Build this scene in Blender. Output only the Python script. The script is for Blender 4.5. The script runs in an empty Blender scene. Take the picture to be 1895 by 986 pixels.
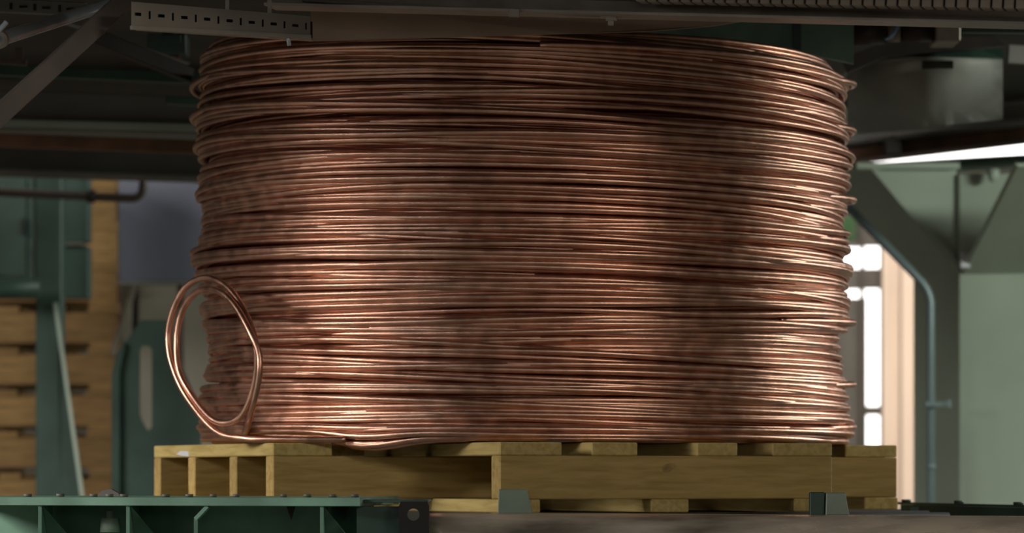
import bpy, bmesh, math, random
import numpy as np
from mathutils import Vector, Matrix

# ------------------------------------------------------------------ camera, world, exposure
SC = bpy.context.scene
COL = SC.collection
F = 6750.0                    # focal length in pixels of the 1895x986 frame
CZ = 1.15                     # eye height
HOR = 882.0                   # pixel row of the horizon
cam = bpy.data.cameras.new('camera')
cam.sensor_width = 36.0
cam.lens = F / 1895 * 36
cam.shift_y = (HOR - 493) / 1895
cam.clip_end = 100
cam.dof.use_dof = True
cam.dof.focus_distance = 7.75
cam.dof.aperture_fstop = 4.0
camo = bpy.data.objects.new('camera', cam)
camo.location = (0, 0, CZ)
camo.rotation_euler = (math.radians(90), 0, 0)
COL.objects.link(camo)
SC.camera = camo

w = bpy.data.worlds.new('world'); SC.world = w; w.use_nodes = True
w.node_tree.nodes['Background'].inputs[0].default_value = (0.75, 0.85, 1, 1)
w.node_tree.nodes['Background'].inputs[1].default_value = 0.6
SC.view_settings.view_transform = 'Standard'
SC.view_settings.look = 'None'
SC.view_settings.gamma = 1
SC.view_settings.use_curve_mapping = False
SC.view_settings.exposure = 0.0

def area(name, loc, target, sx, sy, power, color):
    l = bpy.data.lights.new(name, 'AREA'); l.shape = 'RECTANGLE'
    l.size = sx; l.size_y = sy; l.energy = power; l.color = color
    o = bpy.data.objects.new(name, l); COL.objects.link(o)
    o.location = loc
    d = Vector(target) - Vector(loc)
    o.rotation_euler = d.to_track_quat('-Z', 'Y').to_euler()
    return o
# daylight through unseen high windows of the side walls, strip lamps over the aisle, added fill lamps
area('daylight_left', (-7.7, 6.4, 4.15), (0, 8.6, 1.3), 5.0, 2.6, 1280, (1.0, 0.955, 0.90))
area('daylight_right', (7.7, 12.8, 3.7), (0, 9.6, 1.4), 4.5, 2.6, 470, (0.97, 1.0, 0.96))
area('front_fill', (0.8, -1.6, 2.3), (0.2, 8, 1.4), 4.0, 1.2, 26, (1.0, 0.93, 0.84))  # added weak fill behind the camera, lifts the dark middle of the coil
area('aisle_lamp', (4.0, 2.2, 3.4), (0.4, 9, 1.3), 1.6, 0.5, 75, (1.0, 0.92, 0.80))
area('pipe_fill_lamp', (-3.2, 4.8, 2.7), (-1.2, 8, 2.0), 1.6, 0.3, 13, (0.88, 0.95, 1.0))  # added lamp, gives the polished pipe its bluish highlight
area('under_deck_fill', (3.3, 9.4, 2.34), (1.7, 11.8, 1.9), 0.7, 0.12, 46, (0.95, 1.0, 0.90))  # added out of view to brighten the deck underside, hood and column
area('bay_lamp_left', (-3.4, 13.6, 4.6), (-2.4, 15.2, 0.5), 2.0, 0.6, 18, (1.0, 0.92, 0.80))
area('column_fill', (3.4, 11.0, 4.4), (2.0, 12.8, 1.4), 1.6, 1.0, 60, (0.93, 1.0, 0.93))  # added lamp that brightens the front face of the right column
area('curtain_fill', (2.4, 15.3, 1.6), (1.9, 16.2, 1.4), 0.5, 1.6, 10, (1.0, 0.84, 0.76))  # added lamp aimed at the peach strips to make them bright

# ------------------------------------------------------------------ helpers
def P(px, py, d):
    return Vector(((px - 947.5) / F * d, d, CZ + (HOR - py) / F * d))

def material(name, color, rough=0.5, metal=0.0, var=0.25, scale=6.0, bump=0.0, stretch=(1, 1, 1), color2=None, spec=0.5, rvar=0.0):
    m = bpy.data.materials.new(name); m.use_nodes = True
    nt = m.node_tree; N = nt.nodes; L = nt.links
    b = N['Principled BSDF']
    b.inputs['Roughness'].default_value = rough
    b.inputs['Metallic'].default_value = metal
    b.inputs['Specular IOR Level'].default_value = spec
    tc = N.new('ShaderNodeTexCoord'); mp = N.new('ShaderNodeMapping')
    mp.inputs['Scale'].default_value = stretch
    L.new(tc.outputs['Object'], mp.inputs['Vector'])
    nz = N.new('ShaderNodeTexNoise'); nz.inputs['Scale'].default_value = scale
    nz.inputs['Detail'].default_value = 5
    L.new(mp.outputs[0], nz.inputs['Vector'])
    cr = N.new('ShaderNodeValToRGB')
    c = Vector(color[:3]); c2 = Vector(color2) if color2 else c * (1 - var)
    cr.color_ramp.elements[0].position = 0.35; cr.color_ramp.elements[1].position = 0.65
    cr.color_ramp.elements[0].color = (*c2, 1)
    cr.color_ramp.elements[1].color = (*(c * (1 + var * 0.5)), 1)
    L.new(nz.outputs['Fac'], cr.inputs['Fac'])
    L.new(cr.outputs['Color'], b.inputs['Base Color'])
    if rvar:
        mr = N.new('ShaderNodeMapRange'); mr.inputs['To Min'].default_value = rough - rvar; mr.inputs['To Max'].default_value = rough + rvar
        L.new(nz.outputs['Fac'], mr.inputs['Value']); L.new(mr.outputs[0], b.inputs['Roughness'])
    if bump:
        bp = N.new('ShaderNodeBump'); bp.inputs['Strength'].default_value = bump; bp.inputs['Distance'].default_value = 0.004
        L.new(nz.outputs['Fac'], bp.inputs['Height']); L.new(bp.outputs[0], b.inputs['Normal'])
    return m

def wood(name, color, dark, axis_stretch):
    m = bpy.data.materials.new(name); m.use_nodes = True
    nt = m.node_tree; N = nt.nodes; L = nt.links; b = N['Principled BSDF']
    b.inputs['Roughness'].default_value = 0.75; b.inputs['Specular IOR Level'].default_value = 0.25
    tc = N.new('ShaderNodeTexCoord'); mp = N.new('ShaderNodeMapping'); mp.inputs['Scale'].default_value = axis_stretch
    L.new(tc.outputs['Object'], mp.inputs['Vector'])
    nz = N.new('ShaderNodeTexNoise'); nz.inputs['Scale'].default_value = 9; nz.inputs['Detail'].default_value = 7; nz.inputs['Distortion'].default_value = 0.5
    L.new(mp.outputs[0], nz.inputs['Vector'])
    cr = N.new('ShaderNodeValToRGB'); e = cr.color_ramp.elements
    e[0].position = 0.3; e[0].color = (*dark, 1); e[1].position = 0.62; e[1].color = (*color, 1)
    L.new(nz.outputs['Fac'], cr.inputs['Fac'])
    info = N.new('ShaderNodeObjectInfo'); mr = N.new('ShaderNodeMapRange')
    mr.inputs['To Min'].default_value = 0.82; mr.inputs['To Max'].default_value = 1.12
    L.new(info.outputs['Random'], mr.inputs['Value'])
    mx = N.new('ShaderNodeVectorMath'); mx.operation = 'SCALE'
    L.new(cr.outputs['Color'], mx.inputs[0]); L.new(mr.outputs[0], mx.inputs['Scale'])
    L.new(mx.outputs[0], b.inputs['Base Color'])
    bp = N.new('ShaderNodeBump'); bp.inputs['Strength'].default_value = 0.3; bp.inputs['Distance'].default_value = 0.002
    L.new(nz.outputs['Fac'], bp.inputs['Height']); L.new(bp.outputs[0], b.inputs['Normal'])
    return m

def emit(name, color, s):
    m = bpy.data.materials.new(name); m.use_nodes = True
    N = m.node_tree.nodes; N.clear()
    o = N.new('ShaderNodeOutputMaterial'); e = N.new('ShaderNodeEmission')
    e.inputs[0].default_value = (*color, 1); e.inputs[1].default_value = s
    m.node_tree.links.new(e.outputs[0], o.inputs[0]); return m

M = {}
M['copper'] = material('copper_rod', (0.66, 0.37, 0.265), 0.36, 1.0, 0.16, 26, 0.22, rvar=0.12)
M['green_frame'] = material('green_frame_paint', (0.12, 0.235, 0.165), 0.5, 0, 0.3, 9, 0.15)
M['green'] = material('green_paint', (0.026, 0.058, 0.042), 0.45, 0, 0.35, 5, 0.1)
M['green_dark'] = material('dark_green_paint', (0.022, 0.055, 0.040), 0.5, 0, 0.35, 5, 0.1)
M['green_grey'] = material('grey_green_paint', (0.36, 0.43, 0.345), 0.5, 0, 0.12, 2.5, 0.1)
M['green_block'] = material('worn_green_grey_steel', (0.16, 0.20, 0.155), 0.5, 0.2, 0.2, 12, 0.1)
M['olive'] = material('olive_grey_paint', (0.10, 0.10, 0.075), 0.55, 0, 0.3, 3, 0.1)
M['brown_steel'] = material('brown_grey_steel', (0.27, 0.225, 0.18), 0.5, 0.2, 0.3, 8, 0.1)
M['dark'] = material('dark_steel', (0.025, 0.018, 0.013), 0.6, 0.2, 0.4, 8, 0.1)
M['dark_brown'] = material('dark_brown_underside', (0.060, 0.050, 0.036), 0.8, 0, 0.35, 2.0, 0.1)  # mottled dark brown for the whole deck plate
M['rust'] = material('rusty_steel', (0.12, 0.055, 0.025), 0.75, 0, 0.4, 9, 0.2)
M['grey'] = material('grey_paint', (0.17, 0.165, 0.145), 0.6, 0, 0.2, 3, 0.1)
M['dull_beam'] = material('dull_grey_beam', (0.065, 0.062, 0.055), 0.7, 0, 0.25, 3, 0.1)
M['hood'] = material('hood_sheet', (0.34, 0.35, 0.31), 0.45, 0.2, 0.3, 3, 0.1)
M['white_tray'] = material('zinc_tray', (0.34, 0.30, 0.255), 0.5, 0.15, 0.15, 8, 0.05)
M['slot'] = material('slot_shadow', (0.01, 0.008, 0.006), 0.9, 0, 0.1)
M['guard'] = material('brown_guard_sheet', (0.34, 0.24, 0.17), 0.6, 0.1, 0.2, 3, 0.05)
M['brace'] = material('brown_grey_paint', (0.125, 0.100, 0.085), 0.6, 0, 0.25, 7, 0.1)
M['chrome'] = material('polished_pipe', (0.55, 0.61, 0.67), 0.24, 0.6, 0.1, 12)
M['steel'] = material('worn_roller_steel', (0.56, 0.48, 0.38), 0.25, 0.5, 0.4, 5, 0.5, (0.6, 3, 3), (0.15, 0.13, 0.10), rvar=0.12)
M['blue_grey'] = material('blue_grey_panel', (0.115, 0.125, 0.165), 0.6, 0, 0.1, 3)
M['beige'] = material('beige_paint', (0.24, 0.215, 0.165), 0.6, 0, 0.2, 3)
M['peach'] = material('peach_plastic_strip', (0.80, 0.62, 0.48), 0.6, 0, 0.08, 4, 0, (6, 6, 0.3))
M['conduit'] = material('blue_grey_conduit', (0.22, 0.29, 0.30), 0.4, 0.3, 0.1, 5)
M['conduit_brown'] = material('brown_conduit', (0.075, 0.055, 0.04), 0.5, 0.2, 0.2, 5)
M['mullion'] = material('window_frame_grey', (0.16, 0.14, 0.115), 0.6, 0, 0.15, 4)
M['blue'] = material('blue_hose', (0.12, 0.30, 0.50), 0.4, 0, 0.1)
M['white'] = material('white_plastic', (0.62, 0.62, 0.66), 0.5, 0, 0.05)
M['leaf'] = material('green_sign_plate', (0.04, 0.12, 0.03), 0.6, 0, 0.4, 12)
M['concrete'] = material('concrete', (0.14, 0.13, 0.115), 0.85, 0, 0.3, 2, 0.2)
M['wall'] = material('wall_paint', (0.10, 0.095, 0.075), 0.85, 0, 0.25, 1.2, 0.1)
M['pine_u'] = wood('pine_stringer', (0.46, 0.32, 0.115), (0.33, 0.215, 0.068), (0.9, 8, 8))
M['pine_v'] = wood('pine_board', (0.50, 0.38, 0.145), (0.37, 0.26, 0.085), (8, 0.9, 8))
M['old_pine'] = wood('old_pine', (0.24, 0.145, 0.055), (0.13, 0.075, 0.026), (0.9, 8, 8))
M['glow'] = emit('daylight_pane', (1.0, 0.97, 0.94), 3.5)

def tag(o, label=None, cat=None, group=None, kind=None):
    if label: o['label'] = label
    if cat: o['category'] = cat
    if group: o['group'] = group
    if kind: o['kind'] = kind
    return o

def thing(name, label, cat, loc, group=None, rotz=0):
    o = bpy.data.objects.new(name, None); COL.objects.link(o)
    o.empty_display_size = 0.1
    o.location = loc; o.rotation_euler = (0, 0, rotz)
    return tag(o, label, cat, group)

class MB:
    """collects shapes in world coordinates and links them as one mesh"""
    def __init__(s): s.bm = bmesh.new()
    def hexa(s, c, bev=0.0):
        vs = [s.bm.verts.new(p) for p in c]
        fs = [s.bm.faces.new([vs[i] for i in f]) for f in ((0, 3, 2, 1), (4, 5, 6, 7), (0, 1, 5, 4), (1, 2, 6, 5), (2, 3, 7, 6), (3, 0, 4, 7))]
        if bev:
            es = list({e for f in fs for e in f.edges})
            bmesh.ops.bevel(s.bm, geom=es, offset=bev, segments=1, affect='EDGES')
        return s
    def box(s, a, b, bev=0.0):
        x0, y0, z0 = a; x1, y1, z1 = b
        return s.hexa([Vector(p) for p in ((x0, y0, z0), (x1, y0, z0), (x1, y1, z0), (x0, y1, z0), (x0, y0, z1), (x1, y0, z1), (x1, y1, z1), (x0, y1, z1))], bev)
    def plate(s, quad, t, bev=0.0):
        q = [Vector(p) for p in quad]; t = Vector(t)
        return s.hexa(q + [p + t for p in q], bev)
    def prism(s, poly, t):
        a = [s.bm.verts.new(p) for p in poly]; b = [s.bm.verts.new(Vector(p) + Vector(t)) for p in poly]
        s.bm.faces.new(a[::-1]); s.bm.faces.new(b); n = len(a)
        for i in range(n): s.bm.faces.new((a[i], a[(i + 1) % n], b[(i + 1) % n], b[i]))
        return s
    def bar(s, p, q, wy, hz, up=(0, 0, 1), bev=0.0):
        p = Vector(p); q = Vector(q); d = (q - p).normalized()
        side = d.cross(Vector(up)).normalized(); u = side.cross(d).normalized()
        a, b = side * wy / 2, u * hz / 2
        return s.hexa([p - a - b, p + a - b, q + a - b, q - a - b, p - a + b, p + a + b, q + a + b, q - a + b], bev)
    def tube(s, pts, r, n=12, caps=True):
        pts = [Vector(p) for p in pts]; rings = []
        up = Vector((0, 0, 1)); d0 = (pts[1] - pts[0]).normalized()
        if abs(d0.dot(up)) > 0.9: up = Vector((0, 1, 0))
        nrm = (up - d0 * up.dot(d0)).normalized()
        for i, p in enumerate(pts):
            d = (pts[min(i + 1, len(pts) - 1)] - pts[max(i - 1, 0)]).normalized()
            nrm = (nrm - d * nrm.dot(d)).normalized(); bi = d.cross(nrm)
            rr = r[i] if isinstance(r, (list, tuple)) else r
            rings.append([s.bm.verts.new(p + (nrm * math.cos(a) + bi * math.sin(a)) * rr) for a in [2 * math.pi * k / n for k in range(n)]])
        for i in range(len(rings) - 1):
            for k in range(n):
                f = s.bm.faces.new((rings[i][k], rings[i][(k + 1) % n], rings[i + 1][(k + 1) % n], rings[i + 1][k])); f.smooth = True
        if caps: s.bm.faces.new(rings[0][::-1]); s.bm.faces.new(rings[-1])
        return s
    def build(s, name, mat, parent=None, loc=None):
        bmesh.ops.recalc_face_normals(s.bm, faces=s.bm.faces)
        o0 = Vector(loc) if loc is not None else (parent_world(parent) if parent else Vector((0, 0, 0)))
        me = bpy.data.meshes.new(name)
        for v in s.bm.verts: v.co -= o0
        s.bm.to_mesh(me); s.bm.free()
        me.materials.append(mat)
        o = bpy.data.objects.new(name, me); COL.objects.link(o)
        if parent: o.parent = parent
        elif loc is not None: o.location = loc
        return o

def parent_world(o):
    v = Vector((0, 0, 0))
    while o is not None: v += Vector(o.location); o = o.parent
    return v

def smooth(pts, n=8):
    pts = [Vector(p) for p in pts]; out = []
    for i in range(len(pts) - 1):
        p0 = pts[max(i - 1, 0)]; p1 = pts[i]; p2 = pts[i + 1]; p3 = pts[min(i + 2, len(pts) - 1)]
        for k in range(n):
            t = k / n
            out.append(0.5 * ((2 * p1) + (p2 - p0) * t + (2 * p0 - 5 * p1 + 4 * p2 - p3) * t * t + (3 * p1 - p0 - 3 * p2 + p3) * t ** 3))
    out.append(pts[-1]); return out

def elbow(p, c, q, r, n=8):
    """p -> corner c -> q with a round bend"""
    p, c, q = Vector(p), Vector(c), Vector(q)
    a = c + (p - c).normalized() * r; b = c + (q - c).normalized() * r
    return [p] + [a * (1 - t) ** 2 + c * 2 * t * (1 - t) + b * t * t for t in [k / n for k in range(n + 1)]] + [q]

# ------------------------------------------------------------------ the hall
def struct(name, a, b, mat):
    return tag(MB().box(a, b).build(name, mat), kind='structure')
struct('floor', (-8.2, -3.2, -0.2), (8.2, 19.2, 0), M['concrete'])
struct('ceiling', (-8.2, -3.2, 6), (8.2, 19.2, 6.2), M['wall'])
struct('wall_back', (-8, 19, 0), (8, 19.2, 6), M['wall'])
struct('wall_front', (-8, -3.2, 0), (8, -3, 6), M['wall'])
struct('wall_left', (-8.2, -3, 0), (-8, 19, 6), M['wall'])
struct('wall_right', (8, -3, 0), (8.2, 19, 6), M['wall'])

# ------------------------------------------------------------------ copper coil
CX, CY = 0.027, 9.0
ZB = CZ + 0.077              # top of the pallet deck
RR = 0.0078                  # rod radius
RO = 0.795                   # coil outer radius
HT = 0.935
rng = np.random.default_rng(7)
coil = thing('copper_coil', 'huge coil of bare copper rod standing on the wooden pallet', 'copper coil', (CX, CY, ZB))

def ring_mesh(name, path, r, sides, closed=True):
    """path: (n,3) array -> tube mesh, fast"""
    n = len(path)
    nxt = np.roll(path, -1, 0); prv = np.roll(path, 1, 0)
    if not closed:
        nxt[-1] = path[-1] + (path[-1] - path[-2]); prv[0] = path[0] - (path[1] - path[0])
    d = nxt - prv; d /= np.linalg.norm(d, axis=1)[:, None]
    up = np.array([0, 0, 1.0])
    s = np.cross(d, up); s /= np.linalg.norm(s, axis=1)[:, None]
    u = np.cross(s, d)
    a = np.arange(sides) / sides * 2 * np.pi
    v = path[:, None, :] + r * (s[:, None, :] * np.cos(a)[None, :, None] + u[:, None, :] * np.sin(a)[None, :, None])
    v = v.reshape(-1, 3)
    i = np.arange(n if closed else n - 1)[:, None]; k = np.arange(sides)[None, :]
    i2 = (i + 1) % n; k2 = (k + 1) % sides
    f = np.stack([i * sides + k, i * sides + k2, i2 * sides + k2, i2 * sides + k], -1).reshape(-1, 4)
    faces = f.tolist()
    if not closed:
        faces += [list(range(sides)), list(range((n - 1) * sides, n * sides))[::-1]]
    me = bpy.data.meshes.new(name)
    me.from_pydata(v.tolist(), [], faces)
    me.polygons.foreach_set('use_smooth', [True] * len(faces))
    me.materials.append(M['copper'])
    return me

def harm(phi, amp, lo=2, hi=6):
    y = np.zeros_like(phi)
    for k in range(lo, hi + 1):
        y += rng.normal() * np.cos(k * phi + rng.uniform(0, 6.283)) / k
    return amp * y

def turn_path(zk, rout, ecc, psi, tilt, tau, n=132, wob=0.004, zwob=0.003):
    phi = np.arange(n) / n * 2 * np.pi            # phi = 0 faces the camera, grows to the right
    rad = rout - ecc + ecc * np.cos(phi - psi) + harm(phi, wob)
    z = zk + tilt * np.cos(phi - tau) + harm(phi, zwob)
    rad = rad - 0.020 * np.exp(-((phi - 1.5 * np.pi) / 0.28) ** 2) * math.exp(-((zk - 0.20) / 0.10) ** 2)
    low = 1 - min(1, max(0, (zk - RR) / 0.03))
    z = np.maximum(z, RR + 0.0005)
    if low > 0:      # the lowest turns sag where the deck has no board
        z = z - low * 0.020 * np.exp(-((phi - 2 * np.pi + 0.47) / 0.13) ** 2)
    return np.stack([rad * np.sin(phi), -rad * np.cos(phi), z], 1)

def add_turn(zk, ro, ecc, psi, ty, tx, wob, zwob):
    p = turn_path(max(RR + 0.001, min(HT - RR, zk)), ro, ecc, psi, math.hypot(tx, ty), math.atan2(tx, ty), zwob=zwob, wob=wob)
    o = bpy.data.objects.new('rod_turn', ring_mesh('rod_turn', p, RR, 8)); COL.objects.link(o); o.parent = coil
zc_ = RR + 0.001; NT = 0; layers = []
while zc_ < HT - RR:
    n_ = int(rng.integers(2, 6))
    g = rng.normal(size=2) * 0.012; rg_ = rng.uniform(-0.008, 0.005); pg = rng.uniform(0, 6.283)
    for j in range(n_):
        layers.append((zc_, g, rg_, pg)); zc_ += rng.uniform(0.0124, 0.0145)
    zc_ += rng.uniform(0.001, 0.006)
for i, (zc_, g, rg_, pg) in enumerate(layers):
    if zc_ > HT - RR: break
    t = zc_ / HT
    sw = 0.007 * math.sin(zc_ * 19) + 0.004 * math.sin(zc_ * 43 + 1)
    lean = 0.006 + 0.018 * t
    calm = min(1.0, zc_ / 0.05)
    for j in range(4):
        if NT >= 272: break
        big = rng.random() < 0.10
        ecc = rng.uniform(0.004, 0.026) + (rng.uniform(0.008, 0.022) if big else 0)
        psi = pg + j * math.pi / 2 + rng.uniform(-0.7, 0.7)
        e = rng.normal(size=2) * (0.0085 if j else 0.004)
        add_turn(zc_ + rng.uniform(-0.003, 0.003), RO + sw + rg_ + rng.uniform(-0.007, 0.003) + (0.010 if big else 0), ecc, psi,
                 (g[0] + e[0]) * calm, (g[1] + e[1]) * calm - lean, 0.0055, 0.0048 * calm + 0.0004)
        NT += 1
# a few turns laid across the others
for k in range(24):
    z_ = rng.uniform(0.07, HT - 0.05); a = rng.uniform(0, 6.283); tl = rng.uniform(0.014, 0.026)
    add_turn(z_, RO + rng.uniform(-0.001, 0.008), rng.uniform(0.01, 0.03), rng.uniform(0, 6.283), tl * math.cos(a), tl * math.sin(a) - 0.01, 0.005, 0.005)
print('turns', NT + 24)
# the turns behind, seen only through the gaps
vs, fs, off = [], [], 0
me = None
bmi = bmesh.new()
for k in range(78):
    zk = RR + k / 77 * (HT - 0.03)
    p = turn_path(zk, RO - 0.030 + rng.uniform(-0.006, 0.004), 0.006, rng.uniform(0, 6.28), 0.004, rng.uniform(0, 6.28), n=96, zwob=0.001)
    m_ = ring_mesh('tmp', p, RR * 1.02, 6); bmi.from_mesh(m_); bpy.data.meshes.remove(m_)
for k in range(60):    # flat top spiral of turns towards the bore
    r_ = RO - 0.04 - 0.012 * (k % 30)
    p = turn_path(HT - 0.012 - 0.02 * (k // 30), r_, 0.004, rng.uniform(0, 6.28), 0.003, 0.0, n=80, zwob=0.001)
    m_ = ring_mesh('tmp', p, RR, 6); bmi.from_mesh(m_); bpy.data.meshes.remove(m_)
for f in bmi.faces: f.smooth = True
me = bpy.data.meshes.new('inner_turns'); bmi.to_mesh(me); bmi.free(); me.materials.append(M['copper'])
o = bpy.data.objects.new('inner_turns', me); COL.objects.link(o); o.parent = coil; o['kind'] = 'stuff'

def rod(name, pts, r=RR, label=None):
    p = np.array([list(v - Vector((CX, CY, ZB))) for v in pts])
    # parallel-transport tube
    o = MB().tube([Vector(q) + Vector((CX, CY, ZB)) for q in p], r, 10).build(name, M['copper'], coil)
    if label: o['label'] = label
    return o
lp = [(640, 813, 8.30), (560, 813, 8.31), (499, 812.5, 8.33), (452, 811, 8.36), (400, 798, 8.42), (348, 738, 8.50), (320, 680, 8.54), (311, 626, 8.56), (320, 575, 8.55), (345, 530, 8.52),
      (384, 514, 8.46), (426, 536, 8.38), (459, 590, 8.32), (474, 644, 8.30), (474, 690, 8.31), (463, 738, 8.33), (443, 773, 8.36), (413, 783, 8.40), (386, 770, 8.44), (353, 728, 8.50),
      (331, 685, 8.53), (327, 626, 8.55), (338, 573, 8.54), (360, 543, 8.50), (384, 535, 8.45), (411, 542, 8.38), (437, 568, 8.33), (463, 615, 8.285), (479, 655, 8.27), (479, 699, 8.27),
      (468, 750, 8.30), (456, 794, 8.40), (452, 806, 8.60)]
rod('loose_loop', smooth([P(*q) for q in lp], 6), RR * 0.98, 'double loop of rod sprung loose at the lower left')
# free rod end on the top right face
pts = []
for k in range(40):
    a = 0.045 + k / 39 * 1.35
    r_ = RO + 0.010 - 0.02 * (k / 39) ** 3
    pts.append(Vector((CX + r_ * math.sin(a), CY - r_ * math.cos(a), ZB + 0.895 - 0.010 * k / 39)))
rod('rod_end', pts, label='cut end of the rod near the top')
# sprung turns sticking out at the edges
for (a0, z0, sx, sz) in ((1.53, 0.150, 0.055, 0.016), (1.50, 0.60, 0.050, 0.016), (1.52, 0.885, 0.045, 0.022), (1.50, 0.045, 0.045, 0.012),
                         (-1.50, 0.875, 0.045, 0.024), (-1.48, 0.80, 0.040, 0.016), (-1.52, 0.47, 0.045, 0.014), (1.52, 0.77, 0.04, 0.014), (1.5, 0.30, 0.04, 0.012)):
    s = 1 if a0 > 0 else -1; pts = []
    for k in range(49):
        t = k / 48 * 2 - 1                       # -1 .. 1 along the sprung arc
        a = a0 + t * 0.62
        bump_ = math.exp(-(t / 0.42) ** 2)
        r_ = RO - 0.022 + 0.040 * math.exp(-(t / 0.5) ** 2)
        pts.append(Vector((CX + r_ * math.sin(a), CY - r_ * math.cos(a), ZB + z0 + sz * t * 1.0)))
    rod('sprung_turn', pts)

# ------------------------------------------------------------------ pallet under the coil
TH = math.radians(23)
U = Vector((math.cos(TH), math.sin(TH), 0)); V = Vector((-math.sin(TH), math.cos(TH), 0))
C0 = Vector((CX, CY, 0))
def u_at(px, v):      # u of the point with that v which falls on the pixel column px
    k = (px - 947.5) / F
    b = C0 + V * v
    return (k * b.y - b.x) / (U.x - k * U.y)
def v_at(px, u):
    k = (px - 947.5) / F
    b = C0 + U * u
    return (k * b.y - b.x) / (V.x - k * V.y)
B = 0.0
# the stepped plan: front stringer short, the next four long
def solve(pl, pr, v0):     # depth at which the two ends lie symmetric about the coil axis
    return min((v0 + 0.01 * k for k in range(-25, 26)), key=lambda v: abs(u_at(pl, v) + u_at(pr, v)))
vf = solve(925, 1540, -0.62); uL, uR = u_at(925, vf), u_at(1540, vf)
v4 = solve(505, 1660, -0.40); u4L, u4R = u_at(505, v4), u_at(1660, v4)
print('pallet', vf, uL, uR, v4, u4L, u4R)
ZP = CZ + 0.077 - 0.157
pal = thing('pallet', 'new pine pallet with stepped corners carrying the copper coil', 'pallet', (CX, CY, ZP))
def uvbox(name, u0, u1, v0, v1, z0, z1, mat, parent, bev=0.0025):
    c = [C0 + U * a + V * b + Vector((0, 0, z)) for z in (z0, z1) for a, b in ((u0, v0), (u1, v0), (u1, v1), (u0, v1))]
    mb = MB().hexa(c, bev)
    # local frame along the pallet so the grain follows it
    o = mb.build(name, mat, parent)
    R = Matrix.Rotation(-TH, 4, 'Z')
    o.data.transform(R); o.rotation_euler = (0, 0, TH)
    return o
zs0, zs1 = ZP + 0.0300, ZP + 0.1270
ST = 0.05
vv = [v4] + [v_at(px, u4L) for px in (437, 360, 296)]
print('stringers', vv)
for v in vv: uvbox('stringer', u4L, u4R, v, v + ST, zs0, zs1, M['pine_u'], pal)
uvbox('stringer', uL, uR, vf, vf + ST, zs0, zs1, M['pine_u'], pal)
uvbox('stringer', uL, uR, -vf - ST, -vf, zs0, zs1, M['pine_u'], pal)
vb = vv[-1] + ST
top = [(u_at(a, vf), u_at(b, vf)) for a, b in ((925, 1040), (1095, 1180), (1290, 1365), (1430, 1540))]
for a, b in top: uvbox('top_board', a, b, vf, -vf, zs1 + 0.0004, ZP + 0.157, M['pine_v'], pal)
for a, b in ((u_at(505, v4), u_at(615, v4)), (u_at(1565, v4), u_at(1660, v4))):
    uvbox('top_board', a, b, v4, vb, zs1 + 0.0004, ZP + 0.157, M['pine_v'], pal)
# boards that stop short of the sag, between left and middle
uvbox('top_board', u_at(640, v4), u_at(720, v4), v4 + 0.16, vb, zs1 + 0.0004, ZP + 0.157, M['pine_v'], pal)
for a, b in ((925, 1000), (1205, 1275), (1470, 1540)):
    uvbox('bottom_board', u_at(a, vf), u_at(b, vf), vf, -vf, ZP, zs0 - 0.0004, M['pine_v'], pal)
for a, b in ((505, 590), (1600, 1662)):
    uvbox('bottom_board', u_at(a, v4), u_at(b, v4), v4, vb, ZP, zs0 - 0.0004, M['pine_v'], pal)
# knot in the front stringer, torn fibre and scuff on the left board
kn = MB(); ku = u_at(1237, vf)
c = C0 + U * ku + V * (vf - 0.0006); c.z = ZP + 0.100
ring = [c + U * 0.016 * math.cos(a) * (1 + .2 * math.sin(3 * a)) + Vector((0, 0, 0.011 * math.sin(a))) + U * 0.007 * math.sin(a) for a in [k / 14 * 6.283 for k in range(14)]]
kn.prism(ring, V * 0.003).build('knot', material('knot_wood', (0.30, 0.19, 0.06), 0.7, 0, 0.3, 60), pal)
for a, px, py in ((0.03, 338, 834),):
    v_ = v_at(px, u4L); c = C0 + U * (u4L - 0.0005) + V * v_; c.z = ZP + 0.139
    MB().prism([c + V * q + Vector((0, 0, z)) for q, z in ((0.05, -.004), (0.02, 0.004), (-0.045, 0.003), (-0.05, -.010), (0.0, -0.008))], U * 0.002).build('scuff', M['white'], pal)

# ------------------------------------------------------------------ conveyor
# front roller: its axis runs almost parallel to the picture
def cyl_thing(name, label, cat, p, q, r, mat, n=40, group=None):
    p = Vector(p); q = Vector(q); t = thing(name, label, cat, (p + q) / 2, group)
    MB().tube([p, q], r, n).build('tube' if 'roller' not in name else 'roller_tube', mat, t)
    return t
zr = ZP
y0_, y1_ = 8.02, 7.95
rol = thing('conveyor_roller', 'long worn steel roller in front under the wooden pallet', 'roller', (0.5, 8.0, zr - 0.055))
ax = [P(797, 947, y0_), P(1960, 955, y1_)]
rr_ = 0.055
pts = [a - Vector((0, 0, rr_)) for a in ax]
segs = 40
path = [pts[0].lerp(pts[1], k / segs) for k in range(segs + 1)]
MB().tube(path, rr_, 48).build('roller_tube', M['steel'], rol)
MB().tube([pts[0] - Vector((0.03, 0, 0)), pts[0] + Vector((0.01, 0, 0))], 0.022, 20).build('axle', M['dark'], rol)
for k, (dy) in enumerate((0.35, 0.75, 1.15, 1.55)):
    t = thing('conveyor_roller', 'steel roller hidden beneath the pallet, %s behind the front roller' % ('first', 'second', 'third', 'fourth')[k], 'roller', (0.1, 8.0 + dy, zr - 0.056), 'rollers under the pallet')
    MB().tube([(-0.20, 8.0 + dy, zr - 0.056), (1.0, 8.0 + dy, zr - 0.056)], 0.055, 24).build('roller_tube', M['dark'], t)
    for sx in (-0.22, 1.0): MB().box((sx, 7.97 + dy, 0), (sx + 0.03, 8.03 + dy, zr - 0.03)).build('leg', M['green_dark'], t)
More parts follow.
